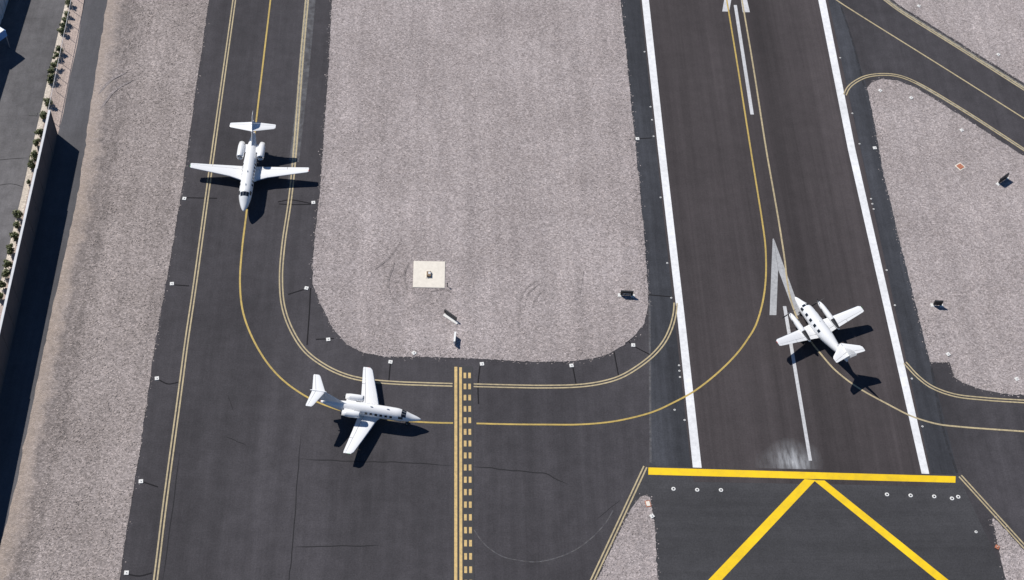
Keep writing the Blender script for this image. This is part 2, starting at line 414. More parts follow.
strip_g = np.vstack([La, Lb[::-1]])

# ---- service road, sandy strip, apron
road_l = [(84, 0), (77.5, 44), (69.8, 77.5), (63.3, 113.7), (58, 134), (53, 138), (32, 245), (10, 352), (-8, 430), (-40, 560)]
road = struct(sheet('service_road', [ext((84, 0), .2)] + road_l + [ext((-40, 560), -.1), ext((4, 590), -.1)] + [(a+1.5, b) for a, b in road_r[::-1]] + [ext((108.5, 0), .2)], 0.020, M['road']))
sand = struct(sheet('sandy_strip', [ext((63, 0), .2), (63, 0), (55, 40), (44, 92), (36, 125), (6, 260), (-30, 420), (-20, 470)] + [(a+1.2, b) for a, b in road_l[:-1][::-1]] + [ext((85.2, 0), .2)], 0.012, M['sand']))
cream = struct(sheet('cream_gravel_strip', [ext((65.5, 0), .2), (65.5, 0), (57.5, 34), (51.5, 60), (42, 103), (31, 150), (21, 196), (11, 236), (0, 283), (-30, 400), (-26, 405), (6, 285), (17, 238), (27, 198), (37, 152), (48, 105), (56.5, 62), (62.5, 36), (69.5, 0), ext((69.5, 0), .2)], 0.020, M['cream']))
apron = struct(sheet('apron', [ext((66, 0), .2), (66, 0), (58, 34), (52, 60), (42.5, 103), (31.5, 150), (21.5, 196), (11.5, 236), (0.5, 283), (-30, 400), (-400, 420), (-300, -300)], 0.028, M['apron']))
# joints and cracks of the apron
for px, w in (([(-10, 117), (30, 115.5)], .10), ([(-10, 161), (12, 159), (27, 158)], .10), ([(-20, 190), (10, 184), (24, 187)], .10), ([(-20, 226), (14, 225)], .09),
              ([(20, 19), (60, 18)], .08), ([(12, 75), (50, 70)], .08), ([(44, 2), (24, 90), (8, 160)], .06)):
    ribbon('joint', px, w, 0.032, M['ghost'] if w < .07 else M['crack'], apron, taper=True)

# ================================================================== PAINTED MARKINGS
ZY, ZW = 0.046, 0.041
# runway edge stripes
def quad(name, px, z, mat, parent): return sheet(name, px, z, mat, parent)
quad('edge_stripe', [ext((641.8, 0), .25), (641.8, 0), (658, 150), (677.6, 320), (692.8, 467.6), (701.6, 467.9), (685, 320), (665.2, 150), (648.8, 0), ext((648.8, 0), .25)], ZW, M['white_line'], runway)
quad('edge_stripe', [ext((818.2, 0), .25), (818.2, 0), (848, 150), (921.6, 473.8), (929.2, 474), (855.4, 150), (825.4, 0), ext((825.4, 0), .25)], ZW, M['white_line'], runway)
# displaced-threshold arrows and stripes
quad('arrow_barb', [(772.6, 239), (769.5, 315.2), (776.3, 315.2), (778.0, 270), (773.6, 238.6)], ZW, M['white_old'], runway)
quad('arrow_barb', [(773.8, 238.8), (778.2, 270), (795.4, 316.4), (801.4, 314.2)], ZW+.002, M['white_old'], runway)
quad('arrow_barb', [(733.6, -54), (722.2, 11.6), (729.1, 11.7), (736.2, -28), (734.4, -54)], ZW, M['white_stripe'], runway)
quad('arrow_barb', [(734.6, -54), (736.4, -28), (742.8, 12.4), (749.8, 12.3)], ZW+.002, M['white_stripe'], runway)
quad('centre_stripe', [(782.8, 306.3), (808.6, 460.8), (812, 460.8), (786.2, 306.3)], ZW, M['white_stripe'], runway)
quad('centre_stripe', [(733.7, 5.2), (750.4, 114.6), (753.8, 114.6), (736.8, 5.2)], ZW, M['white_stripe'], runway)
# threshold bar and chevron of the blast pad
quad('yellow_bar', [(648.4, 467.6), (955.5, 476.4), (955.3, 482.9), (648.2, 474.8)], ZW+.004, M['bright_yellow'], blast)
quad('chevron_arm', [(804.5, 479.2), (708.3, 580), (590, 704), (607, 704), (721.8, 580), (815.5, 480.2)], ZW+.001, M['bright_yellow'], blast)
quad('chevron_arm', [(813.6, 480.4), (936.4, 580), (1085, 702), (1102, 702), (948.2, 580), (824.5, 480.6)], ZW+.0025, M['bright_yellow'], blast)

# taxiway lines
double_line([ext((234.3, 0), .2), (234.3, 0), (223.2, 79.3), (210.3, 172), (194.2, 290), (186.5, 342), (180.5, 388), (165, 503), (155.5, 580), ext((155.5, 580), -.12)], ZY, M['tan_line'], taxiway)
double_line([ext((307, 0), .2), (307, 0), (301, 69), (296.5, 131), (292.4, 179), (289.3, 205), (283.4, 245), (281, 279), (283.4, 307), (292, 331), (305.9, 351.7), (326.6, 367), (347.2, 376), (368, 380.5), (395.5, 383), (420, 384), (452.5, 385)], ZY, M['tan_line'], taxiway)
double_line([(473.7, 385.4), (510, 386.3), (545, 386.8), (581, 385.7), (603, 382.4), (620, 377.2), (636, 368.2), (652.8, 355.2), (664, 342), (670.7, 328.5), (674.6, 314), (675.6, 303)], ZY, M['tan_line'], taxiway)
double_line([(904.8, 362.8), (917.6, 376.6), (931.4, 386.9), (953.8, 395.2), (984.8, 399), (1024, 401.6), (1100, 406)], ZY, M['tan_line'], taxiway)
double_line([(844.8, 95), (848, 88.5), (853, 83.5), (865.3, 77), (881.6, 74.6), (897.9, 76), (916, 82.8), (965, 111.6), (994, 130.2), (1024, 149.8), (1200, 264)], ZY, M['tan_line'], taxiway)
double_line([(872, -9), (885.2, 0), (897.9, 9.6), (962, 50), (1024, 89.3), (1200, 202)], ZY, M['tan_line'], taxiway)
double_line([(645.3, 466.8), (592.6, 580), (540, 693)], ZY+.006, M['tan_line'], taxiway)
double_line([(960, 476), (1024, 546.5), (1120, 652)], ZY+.006, M['tan_line'], taxiway)
# centre lines
CW = 0.25
ribbon('centre_line', [ext((270.5, 0), .2), (270.5, 0), (264, 55), (257.5, 110), (251, 168), (246.6, 212), (242.2, 248), (240, 283), (243, 312), (252.4, 338), (268, 364), (285, 382), (306.8, 397), (321.4, 403.8), (342.7, 411), (380, 418.5), (421, 422.2), (438, 422.9), (453, 423.2)], CW, ZY, M['yellow_line'], taxiway)
ribbon('centre_line', [(476.5, 423.6), (510, 424.4), (545, 424.7), (580, 424.6), (612, 421.8), (640, 415.9), (656.6, 410.6), (673, 402.9), (692.5, 392.4), (711.8, 378), (728.4, 362.8), (739.4, 350.6), (747.2, 339.8), (754.5, 328), (759.8, 313.5), (763.7, 296.6), (765.6, 279.7), (766, 262.8), (765.1, 243.5), (762.2, 221.7), (758.8, 200), (750.6, 149.4), (736.9, 62), (728.6, 11.6), ext((728.6, 11.6), .2)], CW, ZY, M['yellow_line'], taxiway)
ribbon('centre_line', [ext((743.9, 11.6), .2), (743.9, 11.6), (753.7, 69.8), (766.1, 149.4), (775, 200), (779.9, 229), (784.7, 260.4), (786.6, 277.3), (790, 297), (797, 318), (807, 336.5), (819.9, 353), (834, 369.2), (851.5, 383.4), (866, 392.6), (885.2, 403), (906.7, 414.2), (917.5, 418.6), (938, 424.3), (958.6, 426.8), (1024, 431.6), (1120, 438)], CW, ZY, M['tan_line'], taxiway)
ribbon('centre_line', [(823, -10), (837.4, 0.8), (856, 12.9), (940, 65.4), (1024, 118.5), (1200, 230)], CW, ZY, M['tan_line'], taxiway)
# hold short pattern across the connector
def hold_px(xa, xb, y0, y1):   # strip parallel to the runway, given at y=470
    def sx(x, y): p = np.array([x, 470.0]); t = (470.0-y)/(470.0+1650.0); return (x+(457-x)*t, y)
    return [sx(xa, y0), sx(xa, y1), sx(xb, y1), sx(xb, y0)]
quad('hold_border', hold_px(452.8, 473.4, 366.5, 690), 0.0425, M['black_paint'], taxiway)
quad('hold_line', hold_px(454.3, 457.3, 367, 690), ZY, M['hold_line'], taxiway)
quad('hold_line', hold_px(459.3, 462.1, 367.5, 690), ZY, M['hold_line'], taxiway)
y = 372.9; k = 0
while y < 640:
    L = 6.0*(1+(y-470)/2120*2); gp = 12.25*(1+(y-470)/2120*2.2)
    for xa in (463.9, 468.7): quad('hold_dash', hold_px(xa, xa+2.7, y, y+L), ZY, M['hold_line'], taxiway)
    y += gp if y > 440 else gp*0.995

# ---- wear, cracks and saw cuts
wp = [at((755, 418)), at((826, 420)), at((834, 470)), at((750, 468))]
wo = pyd('bleached_patch', [(p.x, p.y, 0.0375) for p in wp], [(3, 2, 1, 0)], M['wear'], runway)
uvl = wo.data.uv_layers.new(name='UVMap')
for i, uvc in enumerate([(0, 0), (1, 0), (1, 1), (0, 1)]): uvl.data[i].uv = uvc
ribbon('ghost_line', [ext((311, 0), .1), (311, 0), (305.5, 60), (300, 110), (294, 162)], 1.5, 0.0242, M['ghost'], taxiway)
ribbon('ghost_line', [ext((307, 0), .1), (307, 0), (301, 69), (296.5, 131), (293.5, 165)], 0.75, 0.0402, M['pale'], taxiway)
ribbon('ghost_line', [(872, -9.5), (885.4, -0.5), (898.2, 9.1), (962, 49.3), (1024, 88.6), (1200, 201)], 0.95, 0.0402, M['pale'], taxiway)
ribbon('ghost_line', [(916, 82.8), (965, 111.6), (994, 130.2), (1024, 149.8)], 0.6, 0.0402, M['pale'], taxiway)
ribbon('ghost_line', [(300, 100), (290, 190)], 0.9, 0.0244, M['ghost'], taxiway)
ribbon('scuff_arc', [(472, 527), (484, 543.7), (501, 556), (520, 560.7), (537, 562), (556.5, 558), (575.8, 549.8), (595, 535), (607, 521), (613, 510.5)], 0.14, 0.036, M['scuff'], taxiway)
ribbon('scuff_arc', [(649.4, 300), (650, 380), (650.6, 463)], 0.3, 0.036, M['scuff'], taxiway)
ribbon('ghost_line', [(931, 365), (937, 400), (946, 440), (957, 473)], 0.35, 0.036, M['damp'], taxiway)
ribbon('ghost_line', [(840, 4), (852, 40), (864, 86)], 0.3, 0.036, M['damp'], taxiway)
def wiggle(px, amp=0.5, n=5):
    out = []
    for a, b in zip(px[:-1], px[1:]):
        for k in range(n): t = k/n; out.append((a[0]+(b[0]-a[0])*t+random.uniform(-amp, amp), a[1]+(b[1]-a[1])*t+random.uniform(-amp, amp)))
    return out+[px[-1]]
for px, w in (([(301, 430), (296.5, 490), (292.7, 546), (288.7, 580), (284, 640)], .10), ([(301, 459), (352.5, 461.5), (402.4, 462.5), (452, 465.5)], .11), ([(473, 466.3), (503.4, 469.4), (544.4, 473.3), (568.5, 484.6)], .12),
              ([(292.7, 547.5), (340, 546), (379, 545.6)], .10), ([(226, 437), (246, 445)], .07), ([(179.8, 453), (163, 580)], .09), ([(228, 395), (234, 412)], .05), ([(620, 500), (596, 520)], .04)):
    ribbon('crack', wiggle(px, 0.45), w*1.15, 0.0362, M['crack'], taxiway, taper=True)
for px in ([(186, 197.8), (217, 198.4)], [(278, 202), (290, 200), (311, 203.5)], [(279, 204), (290, 204.6), (311, 204.5)], [(288, 294.5), (304, 289.5)], [(310.5, 288), (309.5, 310), (307, 345)], [(316, 339.5), (334, 338.5)],
           [(390.3, 364), (388.8, 381)], [(480, 366), (478, 384), (478.5, 404)], [(573, 368), (576, 384)], [(626, 339), (633, 345.5), (650.5, 355)], [(175, 285), (189, 286)], [(159, 380), (168, 384), (178, 382.5)], [(143, 482), (158, 487)],
           [(128, 574.5), (140, 576), (152, 573)], [(637, 293.8), (672, 297)], [(614, 352), (618.5, 376)], [(638, 139), (652, 138)]):
    ribbon('saw_cut', px, 0.17, 0.0364, M['cut'], taxiway)
# tyre tracks turned into the infield gravel
for px in ([(540, 284), (530, 292), (525, 304), (527, 318), (536, 330)], [(545, 290), (537, 297), (533, 307), (535, 318), (541, 326)], [(537, 281), (527, 288), (520, 301), (521, 316)], [(375, 270), (392, 255), (402, 240)], [(409, 262), (404, 276), (407, 290)],
           [(430, 292), (446, 290), (455, 296)], [(395, 262), (388, 285), (396, 305)], [(580, 295), (584, 270)]):
    ribbon('tyre_track', px, 0.30, 0.114, M['track'], infield, taper=True)
for px in ([(627, 545), (640, 532), (652, 530)], [(622, 556), (636, 541), (650, 538)]):
    ribbon('tyre_track', px, 0.30, 0.066, M['track'], wedge_l, taper=True)
for px in ([(98, 95), (112, 80), (128, 72)], [(100, 110), (116, 90), (134, 80)], [(190, 22), (203, 30)]):
    ribbon('tyre_track', px, 0.4, 0.13, M['track'], strip, taper=True)

# ---- real stones over the gravel
def to_px(p):
    d = (np.column_stack([p, np.zeros(len(p))])-np.array([0, 0, CAM_H])) @ RM
    return np.stack([512+F*d[:, 0]/-d[:, 2], 290-F*d[:, 1]/-d[:, 2]], 1)
PAD = np.array([np.array(at(p))[:2] for p in ((412, 260.5), (446, 260.5), (446, 289), (412, 289))])
def stones(poly, parent, density, mat, z0=0.05, rmin=.07, rmax=.17, swell=True):
    poly = np.array(poly); lo, hi = poly.min(0), poly.max(0)
    lo = np.maximum(lo, [-95, 60]); hi = np.minimum(hi, [115, 200])
    n = int(density*np.prod(hi-lo)); p = np.random.rand(n, 2)*(hi-lo)+lo
    q = to_px(p); p = p[(q[:, 0] > -30) & (q[:, 0] < 1054) & (q[:, 1] > -30) & (q[:, 1] < 610)]
    p = p[in_poly(p, poly)]; p = p[~in_poly(p, PAD)]
    k = np.random.randint(0, len(poly), int(len(poly)*2.2)); e = poly[k]+np.random.normal(0, .22, (len(k), 2)); e = e[~in_poly(e, poly)]   # strays on the pavement
    m = len(p); p = np.vstack([p, e]); n = len(p)
    zz = np.full(n, z0); zz[m:] = .024
    if swell: zz[:m] += np.clip(relief(p[:m, 0], p[:m, 1]), 0, .1)*.8
    base = np.array([[1, 0, 0], [0, 1, 0], [-1, 0, 0], [0, -1, 0], [0, 0, 1.0]])
    r = rmin+(rmax-rmin)*np.random.rand(n)**2.2; r[m:] *= .75
    a = np.random.rand(n)*6.283
    V = np.repeat(base[None], n, 0)*(r[:, None, None])*(0.7+0.6*np.random.rand(n, 5, 1))
    V[:, :, 2] *= 0.75
    c, s = np.cos(a)[:, None], np.sin(a)[:, None]
    X = V[:, :, 0]*c-V[:, :, 1]*s+p[:, :1]; Y = V[:, :, 0]*s+V[:, :, 1]*c+p[:, 1:2]; Z = V[:, :, 2]+zz[:, None]
    vv = np.stack([X, Y, Z], 2).reshape(-1, 3)
    tri = np.array([[0, 1, 4], [1, 2, 4], [2, 3, 4], [3, 0, 4]]); ff = (tri[None]+5*np.arange(n)[:, None, None]).reshape(-1, 3)
    me = bpy.data.meshes.new('gravel_stones'); me.vertices.add(len(vv)); me.vertices.foreach_set('co', vv.ravel())
    me.loops.add(ff.size); me.loops.foreach_set('vertex_index', ff.ravel()); me.polygons.add(len(ff))
    me.polygons.foreach_set('loop_start', np.arange(0, ff.size, 3)); me.update(calc_edges=True); me.validate()
    o = link_mesh('gravel_stones', me, mat, parent); o['kind'] = 'stuff'; return o
DEN = 11
stones(infield_g, infield, DEN, M['gravel'])
stones(east_g, east, DEN, M['gravel'])
stones(ne_g, ne, DEN, M['gravel'])
stones(wedge_l_g, wedge_l, DEN, M['gravel'])
stones(wedge_r_g, wedge_r, DEN, M['gravel'])
Lm = La*0.80+Lb*0.20
stones(np.vstack([Lm, Lb[::-1]]), strip, DEN, M['gravel_strip_stone'], z0=0.07, swell=False)

# ================================================================== AIRCRAFT
def interp(tab, d):
    """smooth table lookup: rows (d, half width, half height, z centre)"""
    T = np.array(tab, float); out = []
    x = T[:, 0]
    for c in range(1, T.shape[1]):
        yv = T[:, c]; h = np.diff(x); s = np.diff(yv)/h; m = np.zeros(len(x))
        for i in range(1, len(x)-1): m[i] = 0 if s[i-1]*s[i] <= 0 else 2*s[i-1]*s[i]/(s[i-1]+s[i])
        m[0], m[-1] = s[0], s[-1]
        i = int(np.clip(np.searchsorted(x, d)-1, 0, len(x)-2)); t = (d-x[i])/h[i]
        t2, t3 = t*t, t**3
        out.append((2*t3-3*t2+1)*yv[i]+(t3-2*t2+t)*h[i]*m[i]+(-2*t3+3*t2)*yv[i+1]+(t3-t2)*h[i]*m[i+1])
    return out
class Body:
    def __init__(s, tab, d0): s.tab = tab; s.d0 = d0
    def p(s, d, th, off=0.0):
        w, h, z = interp(s.tab, d); return Vector(((w+off)*math.sin(th), s.d0-d, z+(h+off)*math.cos(th)))
    def mesh(s, name, mat, parent, nseg=24, nst=46):
        a, b = s.tab[0][0], s.tab[-1][0]; v = []; f = []
        for i in range(nst):
            u = i/(nst-1); d = a+(b-a)*(u**1.5*0.6+u*0.4)
            for k in range(nseg): v.append(s.p(d, 2*math.pi*k/nseg))
        for i in range(nst-1):
            for k in range(nseg): f.append((i*nseg+k, i*nseg+(k+1) % nseg, (i+1)*nseg+(k+1) % nseg, (i+1)*nseg+k))
        f.append(tuple(range(nseg-1, -1, -1))); f.append(tuple(range((nst-1)*nseg, nst*nseg)))
        return pyd(name, v, f, mat, parent, smooth=True)
    def patch(s, name, d0, d1, t0, t1, mat, parent, off=0.015, n=5, skew=0.0):
        v = []; f = []
        for i in range(n):
            for k in range(n):
                t = t0+(t1-t0)*k/(n-1)
                v.append(s.p(d0+(d1-d0)*i/(n-1)+skew*(k/(n-1)), t, off))
        for i in range(n-1):
            for k in range(n-1): f.append((i*n+k, i*n+k+1, (i+1)*n+k+1, (i+1)*n+k))
        return pyd(name, v, f, mat, parent, smooth=True)
AF = [(0.0, 0.0), (0.04, .42), (0.14, .78), (0.32, 1.0), (0.55, .82), (0.78, .42), (1.0, .06), (1.0, -.06), (0.78, -.30), (0.5, -.55), (0.2, -.62), (0.04, -.32)]
def foil(name, secs, d0, mat, parent, c0=0.0, c1=1.0, vertical=False):
    """lifting surface lofted through (lateral, dLE, dTE, z, thickness) sections, chord range c0..c1"""
    pts = []
    xs = [p for p in AF if c0-1e-6 <= p[0] <= c1+1e-6]
    up = [(a, b) for a, b in AF[:7]]; lo = [(a, b) for a, b in [AF[0]]+AF[:6:-1]]
    def hgt(t, c): return np.interp(c, [q[0] for q in t], [q[1] for q in t])
    cs = np.linspace(c0, c1, 7) if c0 > 0 else c1*np.linspace(0, 1, 8)**1.7
    ring = [(c, hgt(up, c)) for c in cs] + [(c, hgt(lo, c)) for c in cs[::-1]]
    n = len(ring); v = []; f = []
    for (x, le, te, z, th) in secs:
        for c, h in ring:
            d = le+(te-le)*c; tt = th*(te-le)*0.5*h
            v.append((tt, d0-d, z) if vertical else (x, d0-d, z+tt))
    m = len(secs)
    for i in range(m-1):
        for k in range(n): f.append((i*n+k, i*n+(k+1) % n, (i+1)*n+(k+1) % n, (i+1)*n+k))
    f.append(tuple(range(n-1, -1, -1))); f.append(tuple(range((m-1)*n, m*n)))
    o = pyd(name, v, f, mat, parent)
    bm = bmesh.new(); bm.from_mesh(o.data); bmesh.ops.recalc_face_normals(bm, faces=bm.faces); bm.to_mesh(o.data); bm.free()
    return o
def lerp_sec(secs, x):
    S = np.array(secs); k = np.argsort(np.abs(S[:, 0])); S = S[k]
    return tuple([x]+[float(np.interp(abs(x), np.abs(S[:, 0]), S[:, c])) for c in range(1, 5)])
def wing(root, secs, d0, side, flap_x, ail_x, hinge=0.74, name='wing', lens=None):
    sec = [(side*s[0], *s[1:]) for s in secs]
    w = foil(name, sec, d0, M['plane_white'], root, 0, hinge)
    def seg(nm, a, b):
        xs = [a]+[s[0] for s in secs if a+.05 < s[0] < b-.05]+[b]
        foil(nm, [lerp_sec(sec, side*x) for x in xs], d0, M['plane_white'], w, hinge+0.022, 1.0)
    seg('fixed_trailing_edge', secs[0][0], flap_x[0]-.02)
    seg('flap', *flap_x); seg('aileron', *ail_x)
    if ail_x[1] < secs[-1][0]-.06: seg('wing_tip_edge', ail_x[1]+.02, secs[-1][0])
    # leading edge strip
    le = foil('leading_edge', [(x, a-.008, b, z, t*1.02) for x, a, b, z, t in [lerp_sec(sec, side*q) for q in [t_[0] for t_ in secs[1:-1]]+[secs[-1][0]-.02]]], d0, M['metal'], w, 0, 0.045)
    if lens:
        t = sec[-1]; box('navigation_light', (t[0], d0-(t[1]*.7+t[2]*.3), t[3]), (.10, .3, .07), M[lens], w, bevel=.02)
    return w
def wheel_set(root, name, x, d, d0, ztop, r=0.26, twin=True):
    g = tube(name, (x, d0-d, r*.8), (x, d0-d, ztop), .06, .09, M['plane_grey'], root)
    for s in ((-1, 1) if twin else (0,)):
        o = tube('wheel', (x+s*.17-.075, d0-d, r), (x+s*.17+.075, d0-d, r), r, r, M['rubber'], g, n=16)
        tube('hub', (x+s*.17-.08, d0-d, r), (x+s*.17+.08, d0-d, r), r*.5, r*.5, M['plane_grey'], g, n=10)
    return g
def nacelle(root, side, lat, dA, dB, z, r, d0, d_pyl):
    tab = [(dA, r*.86), (dA+.12, r*.96), (dA+(dB-dA)*.35, r), (dA+(dB-dA)*.75, r*.97), (dB, r*.80)]
    n = 20; v = []; f = []
    prof = [(dA+.35, r*.62), (dA+.05, r*.70)]+tab+[(dB-.25, r*.55)]
    for d, rr_ in prof:
        for k in range(n): a = 2*math.pi*k/n; v.append((side*lat+rr_*math.sin(a), d0-d, z+rr_*math.cos(a)))
    for i in range(len(prof)-1):
        for k in range(n): f.append((i*n+k, i*n+(k+1) % n, (i+1)*n+(k+1) % n, (i+1)*n+k))
    e = pyd('engine_nacelle', v, f, M['plane_white'], root, smooth=True)
    tube('fan', (side*lat, d0-dA-.34, z), (side*lat, d0-dA-.40, z), r*.66, r*.66, M['dark_metal'], e, n=20)
    tube('spinner', (side*lat, d0-dA-.12, z), (side*lat, d0-dA-.34, z), .03, r*.22, M['metal'], e, n=12)
    v = []; f = []                          # intake lip
    for d, rr_ in ((dA+.10, r*.715), (dA-.012, r*.735), (dA-.014, r*.85), (dA+.10, r*.956)):
        for k in range(n): a = 2*math.pi*k/n; v.append((side*lat+rr_*math.sin(a), d0-d, z+rr_*math.cos(a)))
    for i in range(3):
        for k in range(n): f.append((i*n+k, i*n+(k+1) % n, (i+1)*n+(k+1) % n, (i+1)*n+k))
    pyd('intake_lip', v, f, M['metal'], e, smooth=True)
    tube('exhaust', (side*lat, d0-dB+.5, z), (side*lat, d0-dB-.22, z), r*.60, r*.46, M['dark_metal'], e, n=18)
    bm = bmesh.new(); add_box(bm, (side*lat*.56, d0-(dA*.35+dB*.65), z-.04), (lat*.85, (dB-dA)*.55, .14), bevel=.04)
    from_bm('pylon', bm, M['plane_white'], e)
    return e

def jet(name, label, nose, heading, P):
    h = math.radians(heading); d0 = P['d0']
    Fv = Vector((math.sin(h), math.cos(h), 0)); loc = Vector((nose[0], nose[1], 0.036))-Fv*d0
    root = thing(name, label, 'airplane', loc, -h, 'aircraft taxiing at the airfield')
    B = Body(P['body'], d0); fus = B.mesh('fuselage', M['plane_white'], root)
    # windshield panes and cabin windows
    for a, b in P['shield_t']:
        B.patch('windshield', P['shield'][0], P['shield'][1], math.radians(a), math.radians(b), M['glass'], fus, .014)
    for s in (-1, 1):
        B.patch('side_window', P['shield'][0]+.35, P['shield'][1]+.35, s*math.radians(48), s*math.radians(72), M['glass'], fus, .014)
        for k in range(P['nwin']):
            d = P['win0']+k*P['winstep']
            B.patch('cabin_window', d, d+P.get('winw', .34), s*math.radians(56), s*math.radians(78), M['glass'], fus, .012, 4)
    B.patch('cabin_door', P['door'], P['door']+.02, -math.radians(40), -math.radians(112), M['plane_grey'], fus, .006, 6)
    B.patch('cabin_door', P['door']+.72, P['door']+.74, -math.radians(40), -math.radians(112), M['plane_grey'], fus, .006, 6)
    for d, nm in P.get('top_bits', []):
        q = B.p(d, 0); box(nm, (0, q.y, q.z+.06), (.05, .35, .20), M['plane_white'], fus, bevel=.02)
    for s, lens in ((1, 'green_lens'), (-1, 'red_lens')):
        wing(root, P['wing'], d0, s, P['flap'], P['ail'], lens=lens)
        e = nacelle(root, s, P['nac'][0], P['nac'][1], P['nac'][2], P['nac'][3], P['nac'][4], d0, 0)
        tp = foil('tailplane', [(s*x, a, b, z, t) for x, a, b, z, t in P['stab']], d0, M['plane_white'], root, 0, .70)
        foil('elevator', [(s*x, a, b, z, t) for x, a, b, z, t in P['stab']], d0, M['plane_white'], tp, .73, 1)
        wheel_set(root, 'main_landing_gear', s*P['gear'][0], P['gear'][1], d0, 1.1, .33)
    fin = foil('tail_fin', P['fin'], d0, M['plane_white'], root, 0, .74, vertical=True)
    foil('rudder', P['fin'], d0, M['plane_white'], fin, .765, 1, vertical=True)
    if P.get('bullet'):
        a, b, z, r = P['bullet']; bb = Body([(a, .02, .02, z), (a+.3, r, r, z), (b-.5, r*.9, r*.9, z), (b, .03, .03, z)], d0)
        bb.mesh('fin_fairing', M['plane_white'], fin, 12, 16)
    if P.get('third'):
        a, b, z, r = P['third']
        bb = Body([(a, r*.9, r*.85, z), (a+.15, r, r, z), (a+1.2, r, r, z-.05), (b-.8, r*.75, r*.8, z-.35), (b, r*.6, r*.55, z-.75)], d0)
        c = bb.mesh('centre_engine_duct', M['plane_white'], root, 18, 20)
        tube('duct_intake', (0, d0-a+.012, z), (0, d0-a-.02, z), r*.72, r*.72, M['dark_metal'], c, n=16)
        tube('duct_exhaust', (0, d0-b+.1, z-.75), (0, d0-b-.25, z-.78), r*.5, r*.42, M['dark_metal'], c, n=16)
    q = B.p(P['body'][-1][0], 0); box('tail_beacon', (0, q.y-.04, q.z-.06), (.10, .12, .10), M['red_lens'], fus, bevel=.02)
    wheel_set(root, 'nose_landing_gear', 0, P['gear'][2], d0, 1.2, .22)
    return root

JET1 = dict(d0=7.5,
    body=[(0, .05, .05, 1.62), (.35, .30, .26, 1.64), (1.2, .64, .56, 1.76), (2.2, .88, .86, 1.96), (3.1, .97, 1.00, 2.08), (5.5, .98, 1.02, 2.12), (9.2, .96, 1.00, 2.14), (11.2, .82, .86, 2.26), (13.2, .50, .54, 2.44), (14.5, .20, .22, 2.55)],
    shield=(2.05, 2.66), shield_t=((-42, -15), (-13, 13), (15, 42)), nwin=7, win0=4.1, winstep=.66, door=3.35,
    wing=[(.70, 5.85, 8.95, 1.25, .13), (1.2, 6.15, 8.92, 1.29, .12), (2.8, 6.70, 8.85, 1.42, .11), (6.0, 7.28, 8.74, 1.65, .10), (8.55, 7.70, 8.66, 1.86, .09), (8.75, 7.85, 8.60, 1.875, .08)],
    flap=(1.25, 5.5), ail=(5.55, 8.3), nac=(1.50, 9.35, 12.25, 2.72, .54), gear=(1.7, 8.1, 2.1),
    stab=[(.05, 13.05, 14.95, 4.50, .09), (3.18, 13.85, 14.78, 4.33, .08), (3.40, 14.05, 14.72, 4.32, .07)],
    fin=[(0, 10.7, 14.3, 2.8, .055), (0, 11.5, 14.55, 3.2, .07), (0, 13.05, 15.05, 4.5, .09), (0, 14.5, 15.85, 5.8, .09), (0, 14.9, 15.95, 6.0, .06)],
    bullet=(12.8, 15.3, 4.5, .13), top_bits=[(3.9, 'antenna'), (6.4, 'antenna')])
jet('business_jet', 'white business jet with a tall swept fin beside the gravel strip, upper left', (-27.66, 132.05), 181.6, JET1)
JET2 = dict(d0=7.2,
    body=[(0, .04, .04, 1.48), (.35, .24, .20, 1.50), (1.3, .53, .46, 1.58), (2.4, .77, .76, 1.80), (3.2, .84, .90, 1.90), (5.0, .86, .93, 1.94), (8.6, .85, .92, 1.97), (10.6, .66, .76, 2.10), (12.2, .40, .46, 2.30), (13.4, .16, .18, 2.42)],
    shield=(2.0, 2.6), shield_t=((-46, -16), (-13, 13), (16, 46)), nwin=6, win0=3.75, winstep=.66, door=3.0,
    wing=[(.60, 5.45, 8.35, 1.14, .13), (.95, 5.75, 8.36, 1.17, .12), (3.0, 6.45, 8.58, 1.36, .11), (6.4, 7.72, 9.05, 1.67, .10), (6.72, 8.05, 9.04, 1.70, .08)],
    flap=(1.0, 4.2), ail=(4.25, 6.3), nac=(1.27, 7.9, 10.3, 2.50, .47), gear=(1.4, 7.6, 1.9),
    stab=[(.04, 12.7, 14.4, 4.95, .09), (2.25, 13.8, 14.75, 4.93, .08), (2.46, 14.0, 14.72, 4.93, .07)],
    fin=[(0, 9.3, 13.2, 2.72, .05), (0, 10.3, 13.4, 3.0, .07), (0, 12.5, 14.35, 4.8, .09), (0, 12.75, 14.45, 5.02, .07)],
    bullet=(12.45, 14.7, 4.95, .13), top_bits=[(4.4, 'antenna'), (6.6, 'antenna')])
jet('business_jet', 'white T-tailed business jet with dark cabin windows nosing up to the hold line', (-1.34, 97.25), 99.03, JET2)

